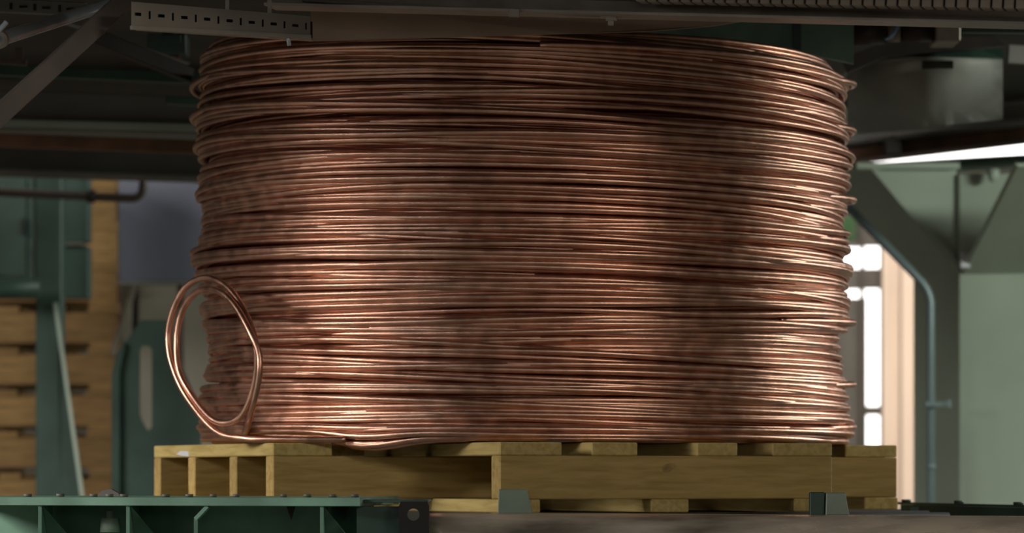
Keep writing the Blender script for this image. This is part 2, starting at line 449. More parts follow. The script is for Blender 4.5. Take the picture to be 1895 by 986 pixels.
MB().box((-0.262, 7.97, 0), (-0.232, 8.05, zr - 0.03)).build('leg', M['green_dark'], rol)
MB().box((1.25, 7.92, 0), (1.28, 8.02, zr - 0.02)).build('leg', M['green_dark'], rol)

# pallet stops standing on the roller
def stop(label, px0, px1, pxd, py0, py1, d):
    zb = P(0, py1, d).z; zt = P(0, py0, d).z
    a, b = P(px0, py1, d), P(px1, py1, d)
    t = thing('pallet_stop', label, 'stop block', ((a.x + b.x) / 2, d, zb), 'steel stops on the roller')
    lean = (b.x - a.x) * 0.16
    MB().hexa([Vector((a.x, d, zb)), Vector((b.x, d, zb)), Vector((b.x, d + 0.05, zb)), Vector((a.x, d + 0.05, zb)),
               Vector((a.x + 0.002, d + 0.004, zt)), Vector((b.x - lean, d + 0.004, zt)), Vector((b.x - lean, d + 0.05, zt)), Vector((a.x + 0.002, d + 0.05, zt))], 0.002).build('face_plate', M['green_block'], t)
    if pxd:
        c = P(pxd, py1, d)
        MB().box((c.x, d + 0.012, zb), (a.x - 0.0005, d + 0.048, zt + 0.001), 0.002).build('side_lug', M['green_dark'], t)
    return t
stop('grey green steel stop block before the middle corner of the pallet', 921, 986, None, 905, 951, 8.02)
stop('grey green stop block with dark lug before the right end of the pallet', 1528, 1572, 1500, 911, 953, 7.99)

# left frame
zt = CZ - 0.043
fr = thing('conveyor_bed', 'green steel conveyor frame with welded ribs, bottom left of the pallet', 'conveyor frame', (-0.6, 7.6, 0))
def lx(px, d): return (px - 947.5) / F * d
A_ = P(-60, 924, 8.1); 
# top plate: recedes to the left
tl, tr = Vector((lx(-80, 7.75), 7.75, zt)), Vector((lx(667, 7.45), 7.45, zt))
bl, br = tl + Vector((0.06, 0.62, 0)), tr + Vector((0.06, 0.62, 0))
th = Vector((0, 0, -0.0175))
MB().plate([tl, tr, br, bl], th, 0.001).build('top_plate', M['green_frame'], fr)
# dark splice plate continuing to the end bracket
s0, s1 = Vector((lx(640, 7.5), 7.50, zt - 0.004)), Vector((lx(792, 7.46), 7.46, zt - 0.004))
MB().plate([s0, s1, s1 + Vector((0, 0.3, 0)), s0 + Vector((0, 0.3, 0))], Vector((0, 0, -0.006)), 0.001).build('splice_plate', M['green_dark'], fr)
e0 = Vector((lx(738, 7.46), 7.46, zt - 0.0105)); e1 = Vector((lx(794, 7.46), 7.46, zt - 0.0105))
# end bracket with a round hole
zc = P(0, 952, 7.46).z; hc = Vector((lx(765, 7.46), 7.46, zc)); hr = 0.0125
bmh = bmesh.new(); n = 24
def bracket(bm, dy):
    outer = []; inner = []
    w2 = (e1.x - e0.x) / 2; cx = (e0.x + e1.x) / 2
    for k in range(n):
        a = 2 * math.pi * k / n; c_, s_ = math.cos(a), math.sin(a)
        sc = min(w2 / max(abs(c_), 1e-6), (0.027 if s_ > 0 else 0.09) / max(abs(s_), 1e-6))
        ox = cx + c_ * sc; oz = zc + s_ * sc
        outer.append(bm.verts.new((ox, 7.46 + dy, oz))); inner.append(bm.verts.new((hc.x + hr * c_, 7.46 + dy, zc + hr * s_)))
    return outer, inner
o1, i1 = bracket(bmh, 0.0); o2, i2 = bracket(bmh, 0.01)
for k in range(n):
    j = (k + 1) % n
    for q in ((o1[k], o1[j], i1[j], i1[k]), (o2[j], o2[k], i2[k], i2[j]), (o1[j], o1[k], o2[k], o2[j]), (i1[k], i1[j], i2[j], i2[k])): bmh.faces.new(q)
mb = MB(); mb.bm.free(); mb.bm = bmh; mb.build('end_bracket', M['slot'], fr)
# recessed web, lower flange, ribs
wl, wr = tl + Vector((0, 0.20, -0.0177)), tr + Vector((0.02, 0.20, -0.0177))
MB().plate([wl, wr, wr + Vector((0, 0.012, 0)), wl + Vector((0, 0.012, 0))], Vector((0, 0, -0.22))).build('web', M['green_frame'], fr)
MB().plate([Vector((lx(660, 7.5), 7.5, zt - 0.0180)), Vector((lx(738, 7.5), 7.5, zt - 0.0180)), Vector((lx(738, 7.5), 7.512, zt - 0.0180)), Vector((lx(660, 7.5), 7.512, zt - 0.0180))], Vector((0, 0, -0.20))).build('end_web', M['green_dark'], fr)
MB().plate([tl + Vector((0, 0, -0.24)), tr + Vector((0, 0, -0.24)), br + Vector((0, -.2, -0.24)), bl + Vector((0, -.2, -0.24))], Vector((0, 0, -0.012))).build('bottom_flange', M['green_frame'], fr)
def front(px):      # point on the front edge of the plate at that pixel column
    t = 0.5
    lo, hi = 0.0, 1.0
    for _ in range(40):
        t = (lo + hi) / 2; p = tl.lerp(tr, t)
        if 947.5 + F * p.x / p.y < px: lo = t
        else: hi = t
    return tl.lerp(tr, t)
for px in (70, 233, 592):
    p = front(px) + Vector((0, 0.004, -0.0178))
    MB().plate([p, p + Vector((0.0075, 0, 0)), p + Vector((0.0075, 0.19, 0)), p + Vector((0, 0.19, 0))], Vector((0, 0, -0.226))).build('rib', M['green_frame'], fr)
    q = p + Vector((0.008, 0.02, 0))
    MB().prism([q + Vector((0.0, 0, -0.001)), q + Vector((0.085, 0.13, -0.12)), q + Vector((0, 0.13, -0.12))], Vector((0.001, 0.006, 0))).build('gusset', M['green_frame'], fr)
p = front(385) + Vector((0, 0.01, -0.0178)); p2 = front(362) + Vector((0, 0.01, -0.045))
MB().bar(p, p2, 0.012, 0.008).bar(p2, p2 + Vector((0, 0, -0.19)), 0.008, 0.012, (0, 1, 0)).build('bent_rib', M['green_frame'], fr)
for px in (42, 92, 160, 190, 222, 300, 340, 385, 425, 515, 560, 610, 650):
    p = front(px) + Vector((0, 0.08 + 0.10 * ((px * 7) % 3) / 2, 0))
    MB().tube([p, p + Vector((0, 0, 0.0065))], 0.008 if px % 2 else 0.0095, 6).build('bolt', M['olive'], fr)
for px in (-60, 620):
    p = front(px) + Vector((0, 0.22, -0.24)); MB().box((p.x, p.y, 0), (p.x + 0.06, p.y + 0.06, p.z)).build('leg', M['green_dark'], fr)
for px in (520, 620):     # hanging brackets inside the channel
    q = front(px) + Vector((0, 0.15, -0.0130))
    MB().prism([q, q + Vector((0.022, 0, 0)), q + Vector((0.012, 0, -0.035))], Vector((0, 0.01, 0))).build('hanging_tab', M['dark'], fr)
q = front(192) + Vector((0, 0.12, -0.075))
MB().tube([q, q + Vector((0, 0, 0.03)), q + Vector((0, 0, 0.031)), q + Vector((0, 0, 0.045))], [0.022, 0.020, 0.008, 0.007], 12).build('grease_nipple', M['green_grey'], fr)
# a grey rag on the plate
rg = [P(178, 917, 7.9), P(188, 906, 7.9), P(205, 903, 7.9), P(218, 910, 7.9), P(222, 917, 7.9)]
g = rg[0].copy(); g.z = zt
m_ = MB().prism([Vector((p.x, p.y, max(zt + 0.0005, zt + (p.z - rg[0].z)))) for p in rg], Vector((0, 0.04, 0))).build('rag', M['grey'], None, g)
tag(m_, 'crumpled grey rag lying on the green conveyor frame', 'rag')

# right rail behind the roller
rr0, rr1 = P(1668, 929, 9.0), P(1960, 936, 8.5)
rl = thing('conveyor_rail', 'dark green rail running behind the roller, bottom right', 'rail', (rr0.x + 0.2, 8.8, 0))
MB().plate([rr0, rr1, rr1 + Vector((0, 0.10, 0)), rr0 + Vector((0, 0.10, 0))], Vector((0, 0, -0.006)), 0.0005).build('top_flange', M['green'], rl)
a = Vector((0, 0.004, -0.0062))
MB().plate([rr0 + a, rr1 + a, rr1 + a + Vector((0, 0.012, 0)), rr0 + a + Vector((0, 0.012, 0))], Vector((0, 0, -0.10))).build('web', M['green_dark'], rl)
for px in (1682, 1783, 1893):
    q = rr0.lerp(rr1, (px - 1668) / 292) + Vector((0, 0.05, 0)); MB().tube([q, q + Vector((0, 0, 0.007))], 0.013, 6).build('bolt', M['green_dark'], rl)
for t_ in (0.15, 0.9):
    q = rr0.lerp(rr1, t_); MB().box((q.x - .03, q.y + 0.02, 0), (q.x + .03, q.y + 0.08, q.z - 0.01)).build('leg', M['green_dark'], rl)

# ------------------------------------------------------------------ platform over the coil
ZD = CZ + 1.19
dk = thing('platform_deck', 'dark brown steel platform overhead, spanning above the coil', 'platform', (0.3, 10, ZD))
MB().box((-3.2, 6.2, ZD + 0.06), (3.4, 12.4, ZD + 0.09)).build('deck_plate', M['dark_brown'], dk)  # front and left overhang extended out of view to shade the upper coil
for y_ in (6.3, 12.2):
    for x_ in (-3.1, 3.25): MB().box((x_, y_, 0), (x_ + 0.1, y_ + 0.1, ZD + 0.06)).build('post', M['green_dark'], dk)

def beam(name, label, cat, p, q, wy, hz, mat, extra=None, part='beam', bev=0.002):
    p = Vector(p); q = Vector(q)
    t = thing(name, label, cat, (p + q) / 2)
    MB().bar(p, q, wy, hz, bev=bev).build(part, mat, t)
    return t
def px2m(n, d): return n * d / F
# edge beam across the top of the picture
t = beam('edge_beam', 'brown steel edge beam crossing the very top of the picture', 'beam', P(500, -2, 7.9), P(2000, 38, 7.5), 0.05, px2m(25, 7.6), M['brown_steel'], part='web')
MB().bar(P(500, 12, 7.88), P(2000, 50, 7.47), 0.09, px2m(5, 7.6)).build('bottom_flange', M['white_tray'], t)
# ridged cable chain above it
a, b = P(1180, -4, 7.62), P(1990, 12, 7.38)
ch = thing('cable_chain', 'dark ridged cable chain lying along the edge beam, top right', 'cable chain', (a + b) / 2)
MB().bar(a, b, 0.05, px2m(15, 7.4)).build('core', M['dark'], ch)
nl = 38
lk = None
for k in range(nl):
    q = a.lerp(b, (k + 0.5) / nl) + Vector((0, -0.004, 0))
    if lk is None:
        lk = MB().bar(q - (b - a).normalized() * 0.0098, q + (b - a).normalized() * 0.0098, 0.054, px2m(19, 7.4), bev=0.0015).build('chain_link', M['brown_steel'], ch)
        q0 = q
    else:
        o = lk.copy(); o.location = q - q0; COL.objects.link(o)
# thin conduit with couplings
cn = thing('conduit', 'thin grey conduit with two couplings just under the edge beam', 'conduit', P(850, 20, 7.75))
MB().tube([P(560, 0, 7.85), P(935, 22, 7.75), P(1110, 29, 7.7)], 0.0045, 10).build('tube', M['white_tray'], cn)
MB().tube([P(1110, 29, 7.7), P(1120, 30, 7.7)] + [P(1140, 31, 7.7), P(1152, 28, 7.7), P(1163, 22, 7.7), P(1167, 14, 7.7), P(1160, 10, 7.7)], 0.005, 10).build('elbow_tube', M['white_tray'], cn)
for px in (950, 1130):
    MB().bar(P(px - 9, 23 + (px - 950) * .04, 7.7), P(px + 12, 24 + (px - 950) * .04, 7.7), 0.02, 0.017, bev=0.002).build('coupling', M['white_tray'], cn)
MB().bar(P(1130, 34, 7.7), P(1130, 47, 7.7), 0.012, 0.012, (0, 1, 0)).build('clip', M['white_tray'], cn)
# side plate below the conduit, and rounded brown guard
gp = thing('guard_plate', 'brown guard plate curving down behind the conduit above the coil', 'guard plate', P(1000, 40, 8.0))
pl = [P(575, 2, 8.05), P(575, 76, 8.05), P(1050, 62, 7.98), P(1200, 58, 7.96), P(1320, 48, 7.95), P(1430, 30, 7.94), P(1430, 12, 7.94)]
MB().prism([q for q in pl], Vector((0, 0.01, 0))).build('plate', M['guard'], gp)
gs = thing('green_cover', 'green sheet cover above the right part of the coil', 'cover', P(1350, 60, 9.9))
MB().prism([P(1080, 20, 9.3), P(1080, 66, 9.3), P(1250, 66, 9.3), P(1470, 95, 9.3), P(1580, 118, 9.3), P(1580, 30, 9.3)], Vector((0, 0.02, 0))).build('sheet', M['green_frame'], gs)
MB().bar(P(1475, 30, 9.28), P(1475, 94, 9.28), 0.02, 0.012, (0, 1, 0)).build('seam', M['green_dark'], gs)

# ------------------------------------------------------------------ top left: tray, pipe, braces
# perforated cable tray
d0, d1 = 7.35, 7.75
T0, T1, B1, B0 = P(243, 3, d0), P(574, 30, d1), P(574, 65, d1), P(243, 44, d0)
tr_ = thing('cable_tray', 'pale perforated cable tray hanging at the top left', 'cable tray', (T0 + B1) / 2)
def tp(s, t):  # s along, t down
    return T0.lerp(T1, s).lerp(B0.lerp(B1, s), t)
# side face with real slots: grid mesh, slots removed
cells_s = [0.0]; slots = []
ns = 16
for k in range(ns):
    c_ = 0.035 + k * (0.94 / (ns - 1)); vert = (k % 2 == 1)
    hw = 0.0055 if vert else 0.018
    cells_s += [c_ - hw, c_ + hw]; slots.append(vert)
cells_s.append(1.0)
tt = [0, 0.36, 0.47, 0.62, 0.73, 1.0]
nrm = Vector((0.02, 1, 0)).normalized() * 0.003
bmT = bmesh.new(); G = []
for s in cells_s: G.append([(bmT.verts.new(tp(s, t)), bmT.verts.new(tp(s, t) + nrm)) for t in tt])
hole = set()
for k, vert in enumerate(slots):
    i = 1 + 2 * k
    for j in ((1, 2, 3) if vert else (2,)): hole.add((i, j))
ni, nj = len(cells_s) - 1, len(tt) - 1
for i in range(ni):
    for j in range(nj):
        if (i, j) in hole: continue
        for s_, o_ in ((0, 1), (1, -1)):
            q = (G[i][j][s_], G[i + 1][j][s_], G[i + 1][j + 1][s_], G[i][j + 1][s_])
            bmT.faces.new(q[::o_])
        for (ii, jj, e) in ((i, j - 1, ((i, j), (i + 1, j))), (i, j + 1, ((i, j + 1), (i + 1, j + 1))), (i - 1, j, ((i, j), (i, j + 1))), (i + 1, j, ((i + 1, j), (i + 1, j + 1)))):
            if (ii, jj) in hole or ii < 0 or jj < 0 or ii >= ni or jj >= nj:
                (a1, a2), (b1, b2) = e
                bmT.faces.new((G[a1][a2][0], G[b1][b2][0], G[b1][b2][1], G[a1][a2][1]))
mb = MB(); mb.bm.free(); mb.bm = bmT; mb.build('side_wall', M['white_tray'], tr_)
up = Vector((0, 0.09, 0))
MB().plate([B0, B1, B1 + up, B0 + up], Vector((0, 0, -0.003))).build('tray_floor', M['white_tray'], tr_)
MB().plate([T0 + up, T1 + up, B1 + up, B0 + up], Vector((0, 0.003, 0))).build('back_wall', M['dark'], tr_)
MB().bar(B0 + Vector((0, -0.002, -0.008)), B1 + Vector((0, -0.002, -0.004)), 0.006, 0.008).build('bottom_lip', M['white_tray'], tr_)
h = B0.lerp(B1, 0.87)
MB().tube([h + Vector((-.006, 0.01, 0)), h + Vector((0, 0.01, -0.008)), h + Vector((0.002, 0.01, -0.024))], 0.0045, 8).build('hanging_bolt', M['chrome'], tr_)
for s in (0.52, 0.76): MB().bar(tp(s, 0) + Vector((0, .02, 0)), tp(s, 0) + Vector((0, .02, 0.10)), 0.008, 0.008, (0, 1, 0)).build('hanger', M['white_tray'], tr_)

# polished pipe with clamp
p0, p1 = P(-60, 92, 7.3), P(225, 0, 8.3)
pp = thing('polished_pipe', 'shiny steel pipe slanting out of the top left corner', 'pipe', (p0 + p1) / 2)
MB().tube([p0.lerp(p1, k / 10) for k in range(11)], [px2m(13, 7.5) * (1 - 0.0 * k) for k in range(11)], 28).build('tube', M['chrome'], pp)
c_ = P(14, 70, 7.48); dd = (p1 - p0).normalized()
cpt = p0 + dd * (c_ - p0).dot(dd)
cl_ = MB().tube([cpt - dd * 0.008, cpt + dd * 0.008], px2m(17, 7.5), 24).build('clamp', M['brown_steel'], pp)
MB().tube([cpt + dd * 0.012, cpt + dd * 0.017], px2m(16, 7.5), 24).build('clamp_band', M['steel'], pp)
MB().bar(cpt + Vector((0.0, -0.01, 0.015)), cpt + Vector((0.018, -0.01, 0.036)), 0.014, 0.01, bev=0.002).build('clamp_screw', M['chrome'], cl_)

t = beam('perforated_strut', 'dark perforated strut behind the shiny pipe, top left corner', 'strut', P(-40, 8, 8.4), P(160, 18, 8.4), 0.02, px2m(26, 8.4), M['olive'], part='strip')
for k, px in enumerate((-12, 20, 43, 64, 85, 110, 130)):
    hz = 12 if k % 2 else 4; wx = 5 if k % 2 else 15
    a = P(px - wx / 2, 8 + px * .05 - hz / 2 + 2, 8.385); b = P(px + wx / 2, 8 + px * .05 + hz / 2 + 2, 8.385)
    MB().box((a.x, 8.386, b.z), (b.x, 8.389, a.z)).build('slot', M['slot'], t)

beam('diagonal_brace', 'grey brown flat brace slanting down across the top left corner', 'brace', P(238, -6, 7.5), P(-55, 262, 7.2), 0.012, px2m(38, 7.4), M['brace'])
beam('short_brace', 'short dark brace slanting down right behind the grey diagonal one', 'brace', P(160, 62, 9.2), P(352, 140, 9.4), 0.03, px2m(26, 9.7), M['dark'])
beam('light_batten', 'pale narrow batten running beside the short dark brace', 'batten', P(95, 34, 9.4), P(350, 118, 9.6), 0.015, px2m(5, 9.5), M['grey'])
beam('green_cross_beam', 'dark green cross beam under the platform, left of the coil', 'beam', P(-60, 128, 10.3), P(420, 148, 10.0), 0.05, px2m(20, 10.2), M['green_dark'])
gb = thing('junction_box', 'green junction box under the platform at the coil\'s top left', 'junction box', P(308, 82, 9.8))
MB().box((P(272, 0, 9.8).x, 9.8, P(0, 100, 9.8).z), (P(345, 0, 9.8).x, 9.9, P(0, 62, 9.8).z), 0.003).build('box', M['green'], gb)
MB().box((P(300, 0, 9.8).x, 9.79, P(0, 79, 9.8).z), (P(335, 0, 9.8).x, 9.799, P(0, 66, 9.8).z), 0.001).build('lid', M['green_dark'], gb)
MB().box((P(285, 0, 9.8).x, 9.82, P(0, 112, 9.8).z), (P(330, 0, 9.8).x, 9.88, P(0, 100.5, 9.8).z), 0.001).build('gland', M['rust'], gb)
MB().box((P(300, 0, 9.8).x, 9.82, P(0, 61.5, 9.8).z), (P(320, 0, 9.8).x, 9.88, ZD + 0.0595)).build('hanger', M['green_dark'], gb)
beam('green_bracket', 'small dark green bracket poking out left of the coil', 'bracket', P(308, 186, 10.3), P(400, 190, 10.3), 0.05, px2m(14, 10.3), M['green'])
# grey duct face, rusty flange, long grey beam
dt = thing('grey_duct', 'broad grey duct under the platform left of the coil', 'duct', P(200, 215, 11.2))
MB().hexa([P(-60, 240, 11.2), P(420, 250, 11.0), P(420, 250, 11.0) + Vector((0, .3, 0)), P(-60, 240, 11.2) + Vector((0, .3, 0)),
           P(-60, 165, 11.2), P(420, 182, 11.0), P(420, 182, 11.0) + Vector((0, .3, 0)), P(-60, 165, 11.2) + Vector((0, .3, 0))], 0.003).build('duct_body', M['grey'], dt)
MB().bar(P(-60, 226, 11.18), P(420, 238, 10.98), 0.02, px2m(12, 11.1)).build('seam_strip', M['green_grey'], dt)
beam('rusty_channel', 'rust brown channel below the grey duct, left of the coil', 'channel', P(-60, 258, 10.9), P(430, 275, 10.7), 0.06, px2m(24, 10.8), M['rust'])
MBt = beam('long_grey_beam', 'long dull grey beam crossing behind the coil\'s left side', 'beam', P(-80, 292, 12.5), P(520, 310, 12.3), 0.12, px2m(48, 12.4), M['dull_beam'], part='web')
MB().bar(P(-80, 318, 12.46), P(520, 337, 12.26), 0.18, px2m(6, 12.4)).build('bottom_flange', M['olive'], MBt)
bp = thing('orange_bracket', 'dull orange bracket hanging under the shiny pipe, top left', 'bracket', P(38, 105, 9.5))
MB().bar(P(36, 88, 9.5), P(36, 118, 9.5), 0.02, px2m(18, 9.5), (0, 1, 0)).bar(P(0, 112, 9.5), P(50, 116, 9.5), 0.02, px2m(12, 9.5)).build('bracket', M['conduit_brown'], bp)

# ------------------------------------------------------------------ left background
def zpx(py, d): return CZ + (HOR - py) / F * d
cd = 13.2
gc = thing('green_column', 'green steel column with a slanting brace at the far left', 'column', (lx(90, cd), cd, 0))
MB().box((lx(66, cd), cd, 0), (lx(114, cd), cd + 0.10, zpx(250, cd)), 0.004).build('post', M['green'], gc)
MB().bar(P(102, 560, cd - .02), P(154, 930, cd - .02), 0.012, px2m(8, cd), (0, 1, 0)).build('brace_flange', M['green_grey'], gc)
MB().prism([P(108, 600, cd), P(150, 930, cd), P(112, 930, cd)], Vector((0, 0.02, 0))).build('gusset', M['green_dark'], gc)
cb = thing('green_crossbar', 'round green crossbar ending at the green column, far left', 'crossbar', P(20, 533, 13.0))
MB().tube([P(-80, 533, 13.0), P(74, 533, 13.0)], px2m(17, 13), 20).build('bar', M['green'], cb)
ca = thing('green_cabinet', 'dark green cabinet behind the column in the far left corner', 'cabinet', (lx(10, 13.5), 13.5, 0))
MB().box((lx(-90, 13.5), 13.5, zpx(545, 13.5)), (lx(60, 13.5), 13.9, zpx(300, 13.5)), 0.004).build('body', M['green_dark'], ca)
dr_ = MB().box((lx(-85, 13.5), 13.49, zpx(510, 13.5)), (lx(48, 13.5), 13.499, zpx(330, 13.5)), 0.001).build('door', M['green'], ca)
MB().box((lx(40, 13.5), 13.47, zpx(435, 13.5)), (lx(44, 13.5), 13.4895, zpx(405, 13.5))).build('door_handle', M['dark'], dr_)
MB().box((lx(-60, 13.5), 13.7, 0), (lx(-45, 13.5), 13.8, zpx(545, 13.5))).build('leg', M['green_dark'], ca)
sb = thing('green_wall_box', 'green open box with a shelf, right of the green column', 'box', P(140, 435, 13.5))
x0, x1 = lx(116, 13.5), lx(164, 13.5)
MB().box((x0, 13.5, zpx(552, 13.5)), (x1, 13.6, zpx(455, 13.5)), 0.003).build('lower_box', M['green_dark'], sb)
MB().box((x0, 13.5, zpx(447, 13.5)), (x1, 13.6, zpx(300, 13.5)), 0.003).build('upper_box', M['green_dark'], sb)
MB().box((x0 + 0.002, 13.47, zpx(455, 13.5) + .001), (x1 - 0.02, 13.6, zpx(448, 13.5) - .001)).build('shelf', M['olive'], sb)
bc = thing('brown_conduit', 'brown conduit running left of the coil and bending upward', 'conduit', P(150, 362, 12.7))
MB().tube(elbow(P(-80, 352, 12.7), P(265, 368, 12.7), P(265, 320, 12.7), px2m(26, 12.7)), px2m(8, 12.7), 14).build('tube', M['conduit_brown'], bc)
MB().tube([P(162, 363, 12.7), P(176, 364, 12.7)], px2m(12, 12.7), 14).build('coupling', M['dark'], bc)

# pallets in a stack, 14 high
sd = 14.6; ph = px2m(77, sd)
def make_stack_pallet():
    t = thing('stacked_pallet', '', 'pallet', (lx(216, sd) - 1.1, sd, 0), 'pallets stacked behind the green column')
    x1 = lx(216, sd); x0 = x1 - 1.1
    for yv in (0, 0.5, 1.0 - 0.045): MB().box((x0, sd + yv, 0.020), (x1, sd + yv + 0.045, ph - 0.026), 0.002).build('stringer', M['old_pine'], t)
    edges = [x1, lx(163, sd), lx(121, sd), lx(68, sd), lx(35, sd), lx(-5, sd), lx(-60, sd), lx(-100, sd), lx(-180, sd), x0 + 0.09, x0]
    for k in range(0, len(edges) - 1, 2):
        MB().box((edges[k + 1], sd - 0.004, ph - 0.0255), (edges[k], sd + 1.0, ph - 0.002), 0.0015).build('top_board', M['old_pine'], t)
    for a, b in ((x1 - 0.11, x1), (x1 - 0.62, x1 - 0.50), (x0, x0 + 0.11)):
        MB().box((a, sd - 0.002, 0.0), (b, sd + 1.0, 0.0195), 0.0015).build('bottom_board', M['old_pine'], t)
    return t
def copy_tree(o):
    r = o.copy(); COL.objects.link(r)
    for c in list(o.children):
        d = c.copy(); COL.objects.link(d); d.parent = r
    return r
sp0 = make_stack_pallet()
ords = ['lowest', 'second', 'third', 'fourth', 'fifth', 'sixth', 'seventh', 'eighth', 'ninth', 'tenth', 'eleventh', 'twelfth', 'thirteenth', 'fourteenth', 'topmost']
nst = 15
for k in range(nst):
    o = sp0 if k == 0 else copy_tree(sp0)
    o.location = (sp0.location.x + (0 if k == 0 else random.Random(k).uniform(-0.012, 0.012)), sd, k * ph)
    nm = ords[k] if k in (0, nst - 1) else ords[nst - 1 - k] + ' from the top'
    if k == 0: nm = 'lowest'
    elif k == nst - 1: nm = 'topmost'
    else: nm = ords[nst - 1 - k] + ' from the top'
    o['label'] = 'old pine pallet, %s in the stack behind the green column' % nm

# blue grey panel, beige tank, green slotted guard
bpn = thing('blue_panel', 'plain blue grey panel hanging behind the coil\'s left edge', 'panel', (lx(300, 13.9), 13.9, 0))
MB().box((lx(219, 13.9), 13.9, zpx(520, 13.9)), (lx(420, 13.9), 13.95, zpx(300, 13.9)), 0.003).build('sheet', M['blue_grey'], bpn)
MB().box((lx(219, 13.9), 13.89, zpx(526, 13.9)), (lx(420, 13.9), 13.96, zpx(520.3, 13.9))).build('bottom_edge', M['grey'], bpn)
MB().box((lx(330, 14), 13.96, 0), (lx(340, 14), 14.01, zpx(300, 13.9))).build('support_post', M['conduit_brown'], bpn)
td = 14.3
tk = thing('beige_cabinet', 'beige cabinet under the blue grey panel, behind the loose loop', 'cabinet', (lx(320, td), td, 0))
MB().box((lx(222, td), td, 0), (lx(440, td), td + 0.2, zpx(470, td)), 0.004).build('body', M['beige'], tk)
MB().box((lx(226, td), td - 0.012, 0.05), (lx(244, td), td - 0.001, zpx(480, td)), 0.002).build('door', M['beige'], tk)
MB().box((lx(257, td), td - 0.012, 0.05), (lx(436, td), td - 0.001, zpx(480, td)), 0.002).build('door', M['beige'], tk)
MB().box((lx(246, td), td - 0.008, 0.05), (lx(255, td), td - 0.001, zpx(480, td)), 0.001).build('dark_gap_strip', M['dark'], tk)
gd = 12.4
gg = thing('slotted_guard', 'green sheet guard with a tall slot behind the loose loop', 'guard', (lx(290, gd), gd, 0))
out = [P(208, 950, gd), P(208, 690, gd), P(214, 655, gd), P(262, 592, gd), P(312, 592, gd), P(320, 640, gd), P(372, 760, gd), P(372, 950, gd)]
for p in out:
    if p.z < zpx(940, gd): p.z = 0.0
sl = [(258, 650), (262, 640), (276, 640), (281, 650), (281, 790), (273, 797), (263, 780), (258, 765)]
# sheet with a real slot: two halves joined above and below the slot
def poly(pts, mb): return mb.prism([P(x, y, gd) for x, y in pts], Vector((0, 0.02, 0)))
mb = MB()
yb = HOR + CZ * F / gd
poly([(258, yb), (258, 765), (258, 650), (258, 597), (214, 655), (208, 690), (208, yb)][::-1], mb)
poly([(281, yb), (372, yb), (372, 760), (320, 640), (312, 592), (281, 592)][::-1], mb)
poly([(258, 597), (262, 592), (281, 592), (281, 648), (276, 640), (262, 640), (258, 650)], mb)
poly([(258, 765), (263, 780), (273, 797), (281, 790), (281, yb), (258, yb)], mb)
mb.build('sheet', M['green'], gg)
poly([(208, yb), (208, 690), (230, 634), (232, 640), (222, 690), (222, yb)][::-1], MB()).build('folded_edge', M['green_dark'], gg).location = (0, -0.022, 0)
sp_ = thing('slanted_strap', 'pale slanted strap fixed across the left door of the beige cabinet', 'strap', P(230, 600, td - 0.03))
MB().bar(P(252, 520, td - 0.022), P(208, 655, td - 0.022), 0.02, px2m(14, 13.6), (0, 1, 0)).build('strap', M['beige'], sp_)

# ------------------------------------------------------------------ right background
hd = 12.0
W = Vector((-0.107, 0.4, 0))
col = thing('haunched_column', 'pale grey green steel column with triangular haunches, far right', 'column', (lx(1800, hd), hd, 0))
E = P(1775, 700, hd); E.z = 0; ztop = zpx(318, hd); Fr = Vector((0.42, -0.06, 0))
q = [E, E + Fr, E + Fr + W, E + W]
MB().plate([Vector((p.x, p.y, 0)) for p in q], Vector((0, 0, zpx(322, hd))), 0.003).build('shaft', M['green_grey'], col)
# left haunch: sloping flange and web
A1, B1_ = P(1775, 505, hd), P(1612, 312, hd)
n_ = Vector((0.0, 0, 0.02))
MB().plate([A1, B1_, B1_ + W, A1 + W], Vector((0.015, 0, 0.015))).build('haunch_flange', M['green_grey'], col)
MB().prism([A1 + W * 0.06, P(1775, 312, hd) + W * 0.06, B1_ + W * 0.06], Vector((0, 0.012, 0)) ).build('haunch_web', M['green_grey'], col)
# right haunch: leans towards the camera
A2 = P(1784, 506, hd - 0.01); B2 = P(1884, 308, hd - 0.75)
R2 = Vector((0.5, -0.06, 0))
MB().plate([A2, A2 + R2, B2 + R2, B2], Vector((-0.010, 0, 0.010))).build('haunch_flange', M['green_grey'], col)
# cap plate
cpA, cpB = P(1585, 313, hd), P(1775, 313, hd)
MB().plate([cpA + Vector((0, -0.02, 0)), cpB + Vector((0, -0.02, 0)), cpB + W, cpA + W], Vector((0, 0, 0.02))).build('cap_plate', M['green_grey'], col)
for px, py, dd_ in ((1718, 332, hd + .1), (1838, 330, hd - 0.08), (1650, 326, hd + .1)):
    p = P(px, py, dd_); MB().tube([p + Vector((0, 0, 0.03)), p + Vector((0, 0, 0.0)), p - Vector((0, 0, 0.012))], [0.022, 0.018, 0.008], 6).build('bolt', M['green_grey'], col)
pt = P(1785, 482, hd - 0.08)
MB().box((pt.x - 0.014, pt.y, pt.z - 0.024), (pt.x + 0.018, pt.y + 0.012, pt.z + 0.026), 0.003).build('white_clip', M['white'], col)

